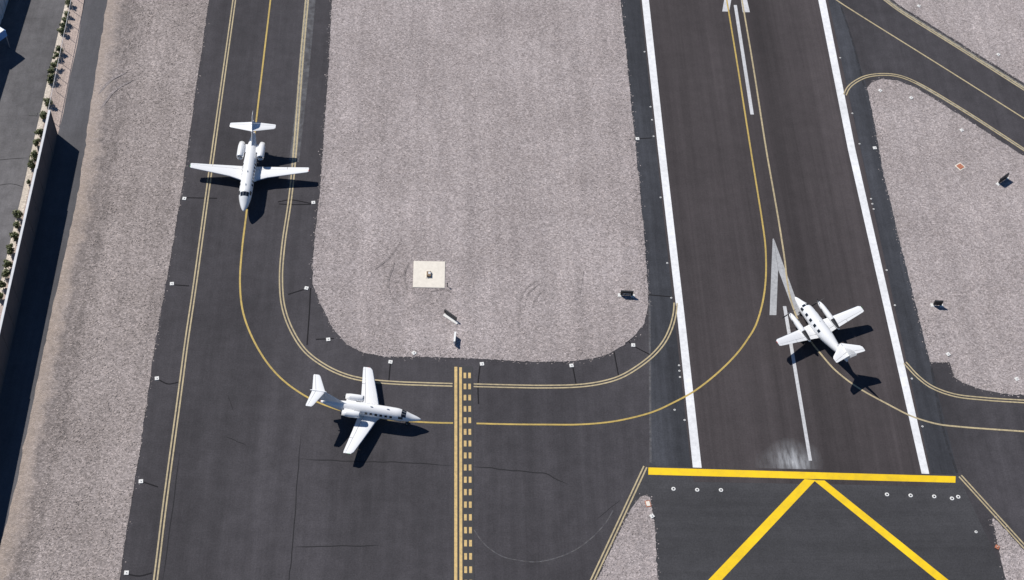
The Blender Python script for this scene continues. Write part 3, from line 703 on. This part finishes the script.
def turboprop():
    h = math.radians(-25.2); d0 = 5.6
    nose = Vector((51.62, 118.0, 0.036)); Fv = Vector((math.sin(h), math.cos(h), 0))
    root = thing('turboprop_airplane', 'white twin propeller airplane with square cabin windows on the runway arrow', 'airplane', nose-Fv*d0, -h, 'aircraft taxiing at the airfield')
    body = [(0, .04, .04, 1.55), (.3, .22, .20, 1.57), (1.2, .50, .46, 1.66), (2.2, .78, .74, 1.84), (3.0, .92, .90, 1.98), (5.0, .98, .95, 2.04), (7.6, .95, .92, 2.08), (9.6, .66, .68, 2.26), (11.4, .32, .36, 2.46), (12.8, .13, .15, 2.58)]
    B = Body(body, d0); fus = B.mesh('fuselage', M['plane_white'], root)
    for a, b in ((-40, -3), (3, 40)): B.patch('windshield', 2.12, 2.55, math.radians(a), math.radians(b), M['glass'], fus, .012)
    for s in (-1, 1):
        B.patch('side_window', 2.35, 2.95, s*math.radians(46), s*math.radians(74), M['glass'], fus, .012)
        for k in range(4):
            B.patch('cabin_window', 3.6+k*1.02, 3.6+k*1.02+.46, s*math.radians(44), s*math.radians(70), M['glass'], fus, .012, 4)
    secs = [(.6, 4.75, 7.35, 1.45, .15), (.9, 4.80, 7.32, 1.47, .15), (2.4, 5.05, 7.12, 1.68, .14), (6.85, 5.50, 6.72, 2.42, .12), (7.12, 5.75, 6.62, 2.47, .09)]
    for s, lens in ((1, 'green_lens'), (-1, 'red_lens')):
        w = wing(root, secs, d0, s, (1.0, 4.2), (4.25, 6.6), lens=lens)
        x = s*2.45
        tab = [(2.35, .16, .18, 1.82), (2.6, .28, .30, 1.82), (3.6, .38, .40, 1.84), (5.2, .40, .40, 1.86), (6.6, .32, .26, 1.84), (7.5, .12, .12, 1.84)]
        nb = Body(tab, d0); e = nb.mesh('engine_nacelle', M['plane_white'], root, 18, 30)
        for vtx in e.data.vertices: vtx.co.x += x
        ex = nb.patch('exhaust_streak', 5.75, 7.4, math.radians(-58), math.radians(58), M['dark_metal'], e, .012, 7)
        for vtx in ex.data.vertices: vtx.co.x += x
        box('air_intake', (x, d0-2.62, 1.56), (.36, .22, .14), M['dark_metal'], e, bevel=.04)
        for q in (-1, 1): tube('exhaust_stack', (x+q*.36, d0-3.5, 1.86), (x+q*.52, d0-3.85, 1.90), .09, .10, M['dark_metal'], e, n=10)
        pr = tube('propeller', (x, d0-2.05, 1.82), (x, d0-2.36, 1.82), .03, .17, M['metal'], root, n=14)
        for k in range(4):
            a = math.radians(25+90*k); c_, s_ = math.cos(a), math.sin(a)
            bm = bmesh.new(); R = Matrix.Translation((x, d0-2.25, 1.82)) @ Matrix.Rotation(-a, 4, 'Y')
            prof = [(.12, .05, .03, 20), (.5, .085, .022, 35), (.95, .08, .015, 52), (1.22, .04, .008, 60)]
            rings = []
            for z, hw, ht, tw in prof:
                t = math.radians(tw); rg = []
                for (u, vv) in ((-1, 0), (0, 1), (1, 0), (0, -1)):
                    px_, py_ = u*hw, vv*ht
                    rg.append(bm.verts.new(R @ Vector((px_*math.sin(t)+py_*math.cos(t), px_*math.cos(t)-py_*math.sin(t), z))))
                rings.append(rg)
            for r0, r1 in zip(rings[:-1], rings[1:]):
                for q in range(4): bm.faces.new((r0[q], r0[(q+1) % 4], r1[(q+1) % 4], r1[q]))
            bm.faces.new(rings[-1]); bmesh.ops.recalc_face_normals(bm, faces=bm.faces)
            from_bm('propeller_blade', bm, M['dark_metal'], pr)
        wheel_set(root, 'main_landing_gear', x, 6.1, d0, 1.6, .27)
        st = [(s*.04, 10.5, 12.75, 3.95, .09), (s*2.2, 12.0, 13.05, 4.05, .08), (s*2.40, 12.3, 13.0, 4.06, .07)]
        tp = foil('tailplane', st, d0, M['plane_white'], root, 0, .70)
        foil('elevator', st, d0, M['plane_white'], tp, .73, 1)
    fs = [(0, 8.6, 12.6, 2.70, .05), (0, 9.8, 12.8, 2.95, .07), (0, 11.0, 13.1, 3.95, .09), (0, 12.7, 13.75, 5.4, .09), (0, 13.05, 13.8, 5.6, .06)]
    fin = foil('tail_fin', fs, d0, M['plane_white'], root, 0, .68, vertical=True)
    foil('rudder', fs, d0, M['plane_white'], fin, .70, 1, vertical=True)
    g = wheel_set(root, 'nose_landing_gear', 0, 2.0, d0, 1.4, .22)
    box('gear_door', (-.24, d0-1.9, 1.0), (.03, .8, .45), M['plane_white'], g); box('gear_door', (.24, d0-1.9, 1.0), (.03, .8, .45), M['plane_white'], g)
    q = B.p(5.6, 0); box('antenna', (0, q.y, q.z+.07), (.05, .35, .2), M['plane_white'], fus, bevel=.02)
    return root
turboprop()

# ================================================================== NOISE WALL, FENCE, HANGAR
b0 = at((57.5, 134.0))
wd = (at((-1.5, 405))-b0).normalized()
wrz = math.atan2(wd.y, wd.x); wnl = Vector((wd.y, -wd.x, 0))     # left-hand normal away from the runway
if wnl.x > 0: wnl = -wnl
wall = thing('noise_wall', 'tall grey perimeter wall with pale coping beside the service road', 'wall', b0, wrz)
s = 0.0; side = 1 if (Matrix.Rotation(-wrz, 3, 'Z') @ wnl).y > 0 else -1
TH = .26
segs = [(0, 11.5, 5.15), (11.5, 43.5, 5.3), (43.5, 75.0, 5.42)]
for i, (a, b, hgt) in enumerate(segs):
    np_ = max(1, round((b-a)/4.0)); L = (b-a)/np_
    for k in range(np_):
        box('wall_panel', (a+(k+.5)*L, side*TH/2, hgt/2), (L-.03, TH, hgt), M['wall'], wall)
        box('pilaster', (a+k*L+.18, side*TH/2, hgt/2-.02), (.36, TH+.07, hgt-.04), M['wall'], wall)
    box('coping', ((a+b)/2, side*TH/2, hgt+.06), (b-a, TH+.10, .12), M['coping'], wall, bevel=.02)

fa = at((48.0, 111.0), 2.1); fb = at((71.5, -2), 2.1); fb = fb+(fb-fa)*.3
fd = (fb-fa); fl = math.hypot(fd.x, fd.y); frz = math.atan2(fd.y, fd.x)
fence = thing('wire_fence', 'low galvanised wire fence between the shrubs and the sandy strip', 'fence', (fa.x, fa.y, .012), frz)
for k in range(int(fl/3)+1): tube('post', (k*3.0, 0, 0), (k*3.0, 0, 2.12), .035, .035, M['galv'], fence)
tube('top_rail', (0, 0, 2.09), (fl, 0, 2.09), .04, .04, M['galv'], fence)
for z in (.3, .9, 1.5): tube('wire', (0, 0, z), (fl, 0, z), .008, .008, M['galv'], fence, n=4)

# hangar along the left edge of the frame
h0 = at((8.2, 0)); h1 = at((0, 25.5)); hd = (h1-h0).normalized()
hs = h0-hd*40; hrz = math.atan2(hd.y, hd.x)
hang = thing('hangar', 'pale grey hangar wall at the top left corner throwing a broad shadow', 'building', (hs.x, hs.y, .028), hrz)
hn = Matrix.Rotation(-hrz, 3, 'Z') @ Vector((-1, 0, 0)); hsd = 1 if hn.y > 0 else -1
HL = 95.0; HH = 4.75
box('wall', (HL/2, hsd*15, HH/2), (HL, 30, HH), M['hangar'], hang)
box('roof', (HL/2, hsd*15, HH+.08), (HL+.1, 30.1, .16), M['hangar_roof'], hang)
for k in range(6):
    dr = box('hangar_door', (8+k*15.5, -hsd*.04, 2.0), (11, .08, 4.0), M['hangar'], hang)
    for q in range(6): box('door_rib', (8+k*15.5-4.6+q*1.84, -hsd*.10, 2.0), (.08, .05, 3.9), M['galv'], dr)
# entrance canopy sticking out of the shade
S_ = Vector((math.sin(SUN_AZ), math.cos(SUN_AZ), 0))
ap = at((5.8, 29.5), 3.9)
crz = math.atan2(S_.y, S_.x)
can = thing('entrance_canopy', 'small white topped canopy corner with sides coloured shade blue poking out of the hangar shadow', 'canopy', (ap.x, ap.y, .028), crz+math.radians(6))
box('canopy_roof', (-1.6, -1.6, 3.80), (2.9, 2.9, .14), M['sign_white'], can, bevel=.02)
box('canopy_fascia', (-1.6, -1.6, 3.13), (3.1, 3.1, 1.2), M['shade_blue_fascia'], can)
for q in ((-.2, -.2), (-.2, -3.0), (-3.0, -.2)): tube('post', (*q, 0), (*q, 2.55), .08, .08, M['galv'], can)

dg = at((33.5, 114.2)); g = thing('drain_grate', 'small dark drain grate in the apron near the end of the tall wall', 'drain', (dg.x, dg.y, .028), math.radians(-3))
box('frame', (0, 0, .02), (1.25, .75, .04), M['dark_metal'], g)
for k in range(6): box('bar', (-.5+k*.2, 0, .05), (.06, .66, .03), M['dark_metal'], g)

# ---- shrubs
def shrub(px, size, label):
    c = at(px, .75*size); t = thing('shrub', label, 'shrub', (c.x, c.y, .018), random.uniform(0, 6.28), 'shrubs in the cream gravel strip')
    tube('stem', (0, 0, 0), (0.02, 0.01, .8*size), .05, .025, M['stem'], t, n=6)
    size *= 1.08; n = 560; v = []; f = []
    clumps = [(Vector((random.gauss(0, .20), random.gauss(0, .20), random.uniform(.40, 1.15)))*size, random.uniform(.26, .42)*size) for _ in range(7)]
    for k in range(n):
        cc, r = random.choice(clumps); d = Vector((random.gauss(0, 1), random.gauss(0, 1), random.gauss(0, 1))).normalized()
        p = cc+d*r*random.random()**.4; p.z = max(.06, p.z)
        a = Vector((random.gauss(0, 1), random.gauss(0, 1), random.gauss(0, .6))).normalized(); b = a.cross(d+Vector((.01, .02, .3))).normalized()
        w = .085*size*random.uniform(.7, 1.4); i = len(v)
        v += [p-a*w*1.5, p+b*w*.7, p+a*w*1.5, p-b*w*.7]; f.append((i, i+1, i+2, i+3))
    pyd('foliage', v, f, M['leaf'], t)
SH = [((68.6, 2.2), 1.0, 'topmost shrub of the row, cut by the top edge of the picture'),
      ((67.2, 14), .85, 'shrub at the upper end of the row of four above the first gap'),
      ((65, 20.5), .95, 'second shrub from the top in the upper row of four'),
      ((63.4, 25.5), .9, 'third shrub from the top in the upper row of four'),
      ((62, 30.5), 1.0, 'lowest shrub in the upper row of four, above a cream gap'),
      ((58.8, 49), 1.0, 'upper shrub of the pair below the first cream gap'),
      ((57.2, 55.5), .85, 'lower shrub of the pair below the first cream gap'),
      ((53.6, 65), .9, 'upper shrub of the middle trio beside the sandy strip'),
      ((52.4, 71.5), .95, 'middle shrub of the middle trio beside the sandy strip'),
      ((50.8, 79), 1.0, 'lower shrub of the middle trio beside the sandy strip'),
      ((48.4, 101.5), 1.0, 'lone round shrub just above the end of the tall wall'),
      ((42.3, 115), 1.2, 'large greyish shrub beside the drain grate and the wall end'),
      ((38.5, 133.2), 1.0, 'first shrub behind the wall below the wall end'),
      ((36.6, 142.2), 1.1, 'second shrub behind the wall below the wall end'),
      ((34.3, 155), 1.15, 'third shrub behind the wall below the wall end'),
      ((31.5, 165), 1.1, 'last shrub behind the wall above the step in its top'),
      ((28.6, 182), .65, 'small half hidden shrub behind the wall below the step in its top'),
      ((18.5, 215.5), 1.1, 'uppermost shrub of the lower row behind the wall'),
      ((16.4, 225.5), 1.05, 'second shrub of the lower row behind the wall'),
      ((14, 235.5), 1.05, 'third shrub of the lower row behind the wall'),
      ((10.3, 249.6), 1.05, 'fourth shrub of the lower row behind the wall'),
      ((7.6, 265.3), 1.05, 'fifth shrub of the lower row behind the wall'),
      ((5.5, 274), 1.0, 'sixth shrub of the lower row behind the wall'),
      ((2.3, 285.5), 1.05, 'seventh shrub of the lower row, near the left edge of the picture'),
      ((0, 296), 1.0, 'lowest shrub behind the wall, cut by the left edge of the picture')]
for px, s_, lb in SH: shrub(px, s_, lb)

# ================================================================== LIGHTS, SIGNS, PADS
def edge_light(px, label, size=0.56, z=0.02, rz=0.0, group='taxiway edge lights', mat='pad_white'):
    c = at(px); t = thing('edge_light', label, 'light', (c.x, c.y, z), rz, group)
    box('pad', (0, 0, .04), (size, size, .10), M[mat], t, bevel=.015)
    tube('stem', (0, 0, .09), (0, 0, .17), .05, .05, M['pad_white'], t)
    tube('lens', (0, 0, .17), (0, 0, .24), .06, .035, M['coping'], t, n=10)
EL = [((184.4, 198.8), 'white edge light pad at the left rim of the taxiway beside the three engined jet'),
      ((313.4, 202.8), 'white edge light pad at the infield rim beside the three engined jet'),
      ((306.5, 288.4), 'white edge light pad at the left bulge of the infield gravel'),
      ((328.3, 339.7), 'white edge light pad on the lower left curve of the infield'),
      ((390.5, 362.2), 'white edge light pad above the wing of the T-tailed jet'),
      ((482, 364.2), 'white edge light pad just right of the top of the hold line'),
      ((571.5, 365.8), 'white edge light pad below the infield between hold line and runway'),
      ((633.2, 345.4), 'white edge light pad on the lower right curve of the infield'),
      ((172, 284), 'white edge light pad on the left taxiway rim, second from the top'),
      ((157, 378.6), 'white edge light pad on the left taxiway rim, third from the top'),
      ((141, 481.6), 'white edge light pad on the left taxiway rim, fourth from the top'),
      ((126.6, 573), 'white edge light pad on the left taxiway rim near the bottom edge'),
      ((637.4, 139), 'white light pad at the outer rim of the left runway shoulder'),
      ((874.7, 148.2), 'white light pad at the outer rim of the right runway shoulder')]
for px, lb in EL: edge_light(px, lb, rz=math.radians(random.uniform(-12, 12)))
GL = [((880, 91), 'small white light pad in gravel inside the curved exit corner'),
      ((911, 98.3), 'small white light pad in gravel right of the curved exit corner'),
      ((961.5, 130.6), 'small white light pad in gravel along the diagonal exit above the rusty lid'),
      ((998, 55), 'small white light pad in the top right gravel, lower one'),
      ((918.6, 6.5), 'small white light pad in the top right gravel, near the top edge'),
      ((948, 354.6), 'white light pad in gravel above the notch in the gravel edge'),
      ((1016.5, 379.4), 'white light pad in gravel at the right edge of the picture'),
      ((651.9, 516.4), 'white light pad on the rim of the lower left gravel wedge'),
      ((997, 547.5), 'reddish light pad on the rim of the lower right gravel wedge'),
      ((414, 353.4), 'flat white marker slab at the bottom rim of the infield gravel')]
for px, lb in GL: edge_light(px, lb, .55, .07, math.radians(random.uniform(0, 60)), 'light pads in the gravel', 'rust' if 'reddish' in lb else 'pad_white')

def flush_light(px, label, r=.16, z=.036, group='small runway edge fixtures'):
    c = at(px); t = thing('flush_light', label, 'light', (c.x, c.y, z), 0, group)
    tube('ring', (0, 0, 0), (0, 0, .035), r, r*.9, M['pad_white'], t, n=14)
    tube('lens', (0, 0, .036), (0, 0, .055), r*.42, r*.34, M['glass'], t, n=10)
for px, lb in [((673.5, 489), 'leftmost round light in the blast pad row below the yellow bar'), ((697.2, 490), 'second round light from the left below the yellow bar'), ((721, 490.2), 'third round light from the left below the yellow bar'),
               ((887, 494.6), 'round light in the blast pad right of the chevron, nearest the chevron'), ((910.6, 495.6), 'second round light right of the chevron below the yellow bar'), ((934.2, 496.6), 'third round light right of the chevron below the yellow bar'),
               ((952, 498.6), 'left one of the close pair of round lights near the bar end'), ((958.2, 497), 'right one of the close pair of round lights near the bar end')]:
    flush_light(px, lb, .29, .032, 'round lights set in the blast pad')
flush_light((976, 532), 'small lone round fixture on the blast pad right of the chevron', .2, .032)
FL = [((644.6, 52), 'tiny fixture beside the left white stripe near the top edge'), ((650.5, 107), 'upper tiny fixture of the three on the left shoulder'), ((652, 120), 'middle tiny fixture of the three on the left shoulder'), ((653.6, 136.5), 'lower tiny fixture of the three on the left shoulder'),
      ((660.6, 197.6), 'tiny lone fixture on the left shoulder midway along the infield'), ((667.2, 263.2), 'tiny fixture on the left shoulder above the curved double line'), ((671.2, 298), 'tiny fixture where the curved double line meets the left white stripe'),
      ((679, 365.5), 'upper tiny fixture of the trio left of the white stripe'), ((679.4, 371), 'middle tiny fixture of the trio left of the white stripe'), ((680, 377.2), 'lower tiny fixture of the trio left of the white stripe'),
      ((674.6, 410), 'tiny fixture just below the yellow curve left of the white stripe'), ((684.6, 420.2), 'tiny fixture below the yellow curve touching the white stripe'),
      ((840.2, 58), 'tiny fixture on the right shoulder above the exit curve'), ((852.3, 113.5), 'tiny fixture right of the white stripe below the exit curve'), ((859.5, 144), 'tiny fixture right of the white stripe level with the shoulder pad'),
      ((871, 199), 'upper tiny fixture of the trio on the right shoulder'), ((872.3, 204), 'middle tiny fixture of the trio on the right shoulder'), ((873.6, 209.2), 'lower tiny fixture of the trio on the right shoulder'),
      ((886.6, 270.3), 'tiny fixture on the right shoulder level with the arrow'), ((894.8, 305.4), 'tiny fixture on the right shoulder level with the propeller airplane'), ((911.8, 378.8), 'tiny fixture inside the lower right curved double line'), ((922.4, 426.6), 'tiny fixture below the lower right centre line')]
for px, lb in FL: flush_light(px, lb, .15)

def sign(pa, pb, hgt, label, z=.06, face='sign_black', back='sign_black', marks=0, th=.22, pads=True):
    a, b = at(pa), at(pb); d = b-a; L = math.hypot(d.x, d.y)
    t = thing('airfield_sign', label, 'sign', (a.x, a.y, z), math.atan2(d.y, d.x), 'airfield signs in the gravel')
    p = box('panel', (L/2, 0, .22+hgt/2), (L, th, hgt), M[back], t, bevel=.02)
    box('face', (L/2, -th/2-.006, .22+hgt/2), (L-.1, .012, hgt-.1), M[face], t)
    box('lid', (L/2, 0, .22+hgt+.012), (L+.02, th+.02, .024), M[back], t)
    for k in (.15, .85): tube('leg', (L*k, 0, 0), (L*k, 0, .24), .05, .05, M['galv'], t)
    if pads:
        for k in (-.02, 1.02): box('footing', (L*k, 0, .03), (.55, .6, .12), M['pad_white'], t, bevel=.02)
    for k in range(marks):
        box('lettering', (L*(.22+.56*k/max(1, marks-1)), -th/2-.016, .22+hgt*.42), (L*.07, .008, hgt*.20), M['sign_white'], t)
    return t
sign((454.2, 345.5), (455.2, 336), .75, 'white edged sign board standing along the taxi direction below the pad', face='sign_black', back='sign_white', pads=False)
c = at((454.6, 346.2)); 
sign((444.5, 313), (456.5, 321.5), .55, 'dark sign board set diagonally in the infield below the square pad', pads=False)
pa, pb = at((443.8, 313.2)), at((457.6, 322.2)); dd = pb-pa
foot = box('sign_footing', (0, 0, .05), (math.hypot(dd.x, dd.y), .45, .10), M['pad_white'], None, 0); foot.location = ((pa.x+pb.x)/2, (pa.y+pb.y)/2-.3, .06); foot.rotation_euler = (0, 0, math.atan2(dd.y, dd.x))
tag(foot, 'long white footing strip under the diagonal dark sign', 'footing')
sign((620, 295.6), (632.6, 296.2), .85, 'black sign with white marks at the right side of the infield', marks=6)
sign((932.5, 305.6), (941, 306), .9, 'black sign with one white footing in the gravel right of the propeller airplane')
sign((998, 184.4), (1006.4, 178.4), .95, 'square black sign turned diagonally in the gravel near the right edge')

pd = at((429.2, 275)); pad = thing('concrete_pad', 'square cream concrete pad in the infield gravel', 'pad', (pd.x, pd.y, .05), math.radians(-0.5))
pw = (at((445, 275))-at((413.3, 275))).length; ph = (at((429, 261.5))-at((429, 288))).length
box('slab', (0, 0, .06), (pw, ph, .14), M['concrete'], pad, bevel=.03)
bx = at((428.8, 275.6)); hatch = thing('equipment_box', 'small brown equipment box in the centre of the cream pad', 'box', (bx.x, bx.y, .18))
box('frame', (0, 0, .04), (.86, 1.15, .08), M['concrete'], hatch, bevel=.02)
box('box_body', (0, 0, .20), (.62, .85, .26), M['brown_box'], hatch, bevel=.02)
box('lid', (.08, .10, .345), (.34, .40, .03), M['coping'], hatch)
for q in ((-.26, -.38), (.26, .38)): box('bracket', (*q, .36), (.10, .10, .05), M['dark_metal'], hatch)
sp = at((447.3, 286.8)); st = thing('marker_stake', 'small dark stake at the lower right corner of the cream pad', 'stake', (sp.x, sp.y, .06))
tube('post', (0, 0, 0), (0, 0, .7), .06, .05, M['dark_metal'], st); box('cap', (0, 0, .74), (.2, .2, .10), M['dark_metal'], st, bevel=.02)

rp = at((960, 167)); rl = thing('rusty_hatch', 'rusty orange hatch with pale rim in the gravel right of the runway', 'hatch', (rp.x, rp.y, .06), math.radians(35))
box('rim', (0, 0, .03), (1.25, 1.25, .08), M['concrete'], rl, bevel=.02); box('lid', (0, 0, .09), (.92, .92, .05), M['rust'], rl, bevel=.02)
rp = at((648, 504)); r2 = thing('rusty_hatch', 'small faded reddish hatch at the tip of the lower left gravel wedge', 'hatch', (rp.x, rp.y, .06), math.radians(10))
box('rim', (0, 0, .02), (.7, .95, .06), M['rust'], r2, bevel=.02); box('lid', (0, 0, .06), (.5, .7, .04), M['concrete'], r2, bevel=.02)
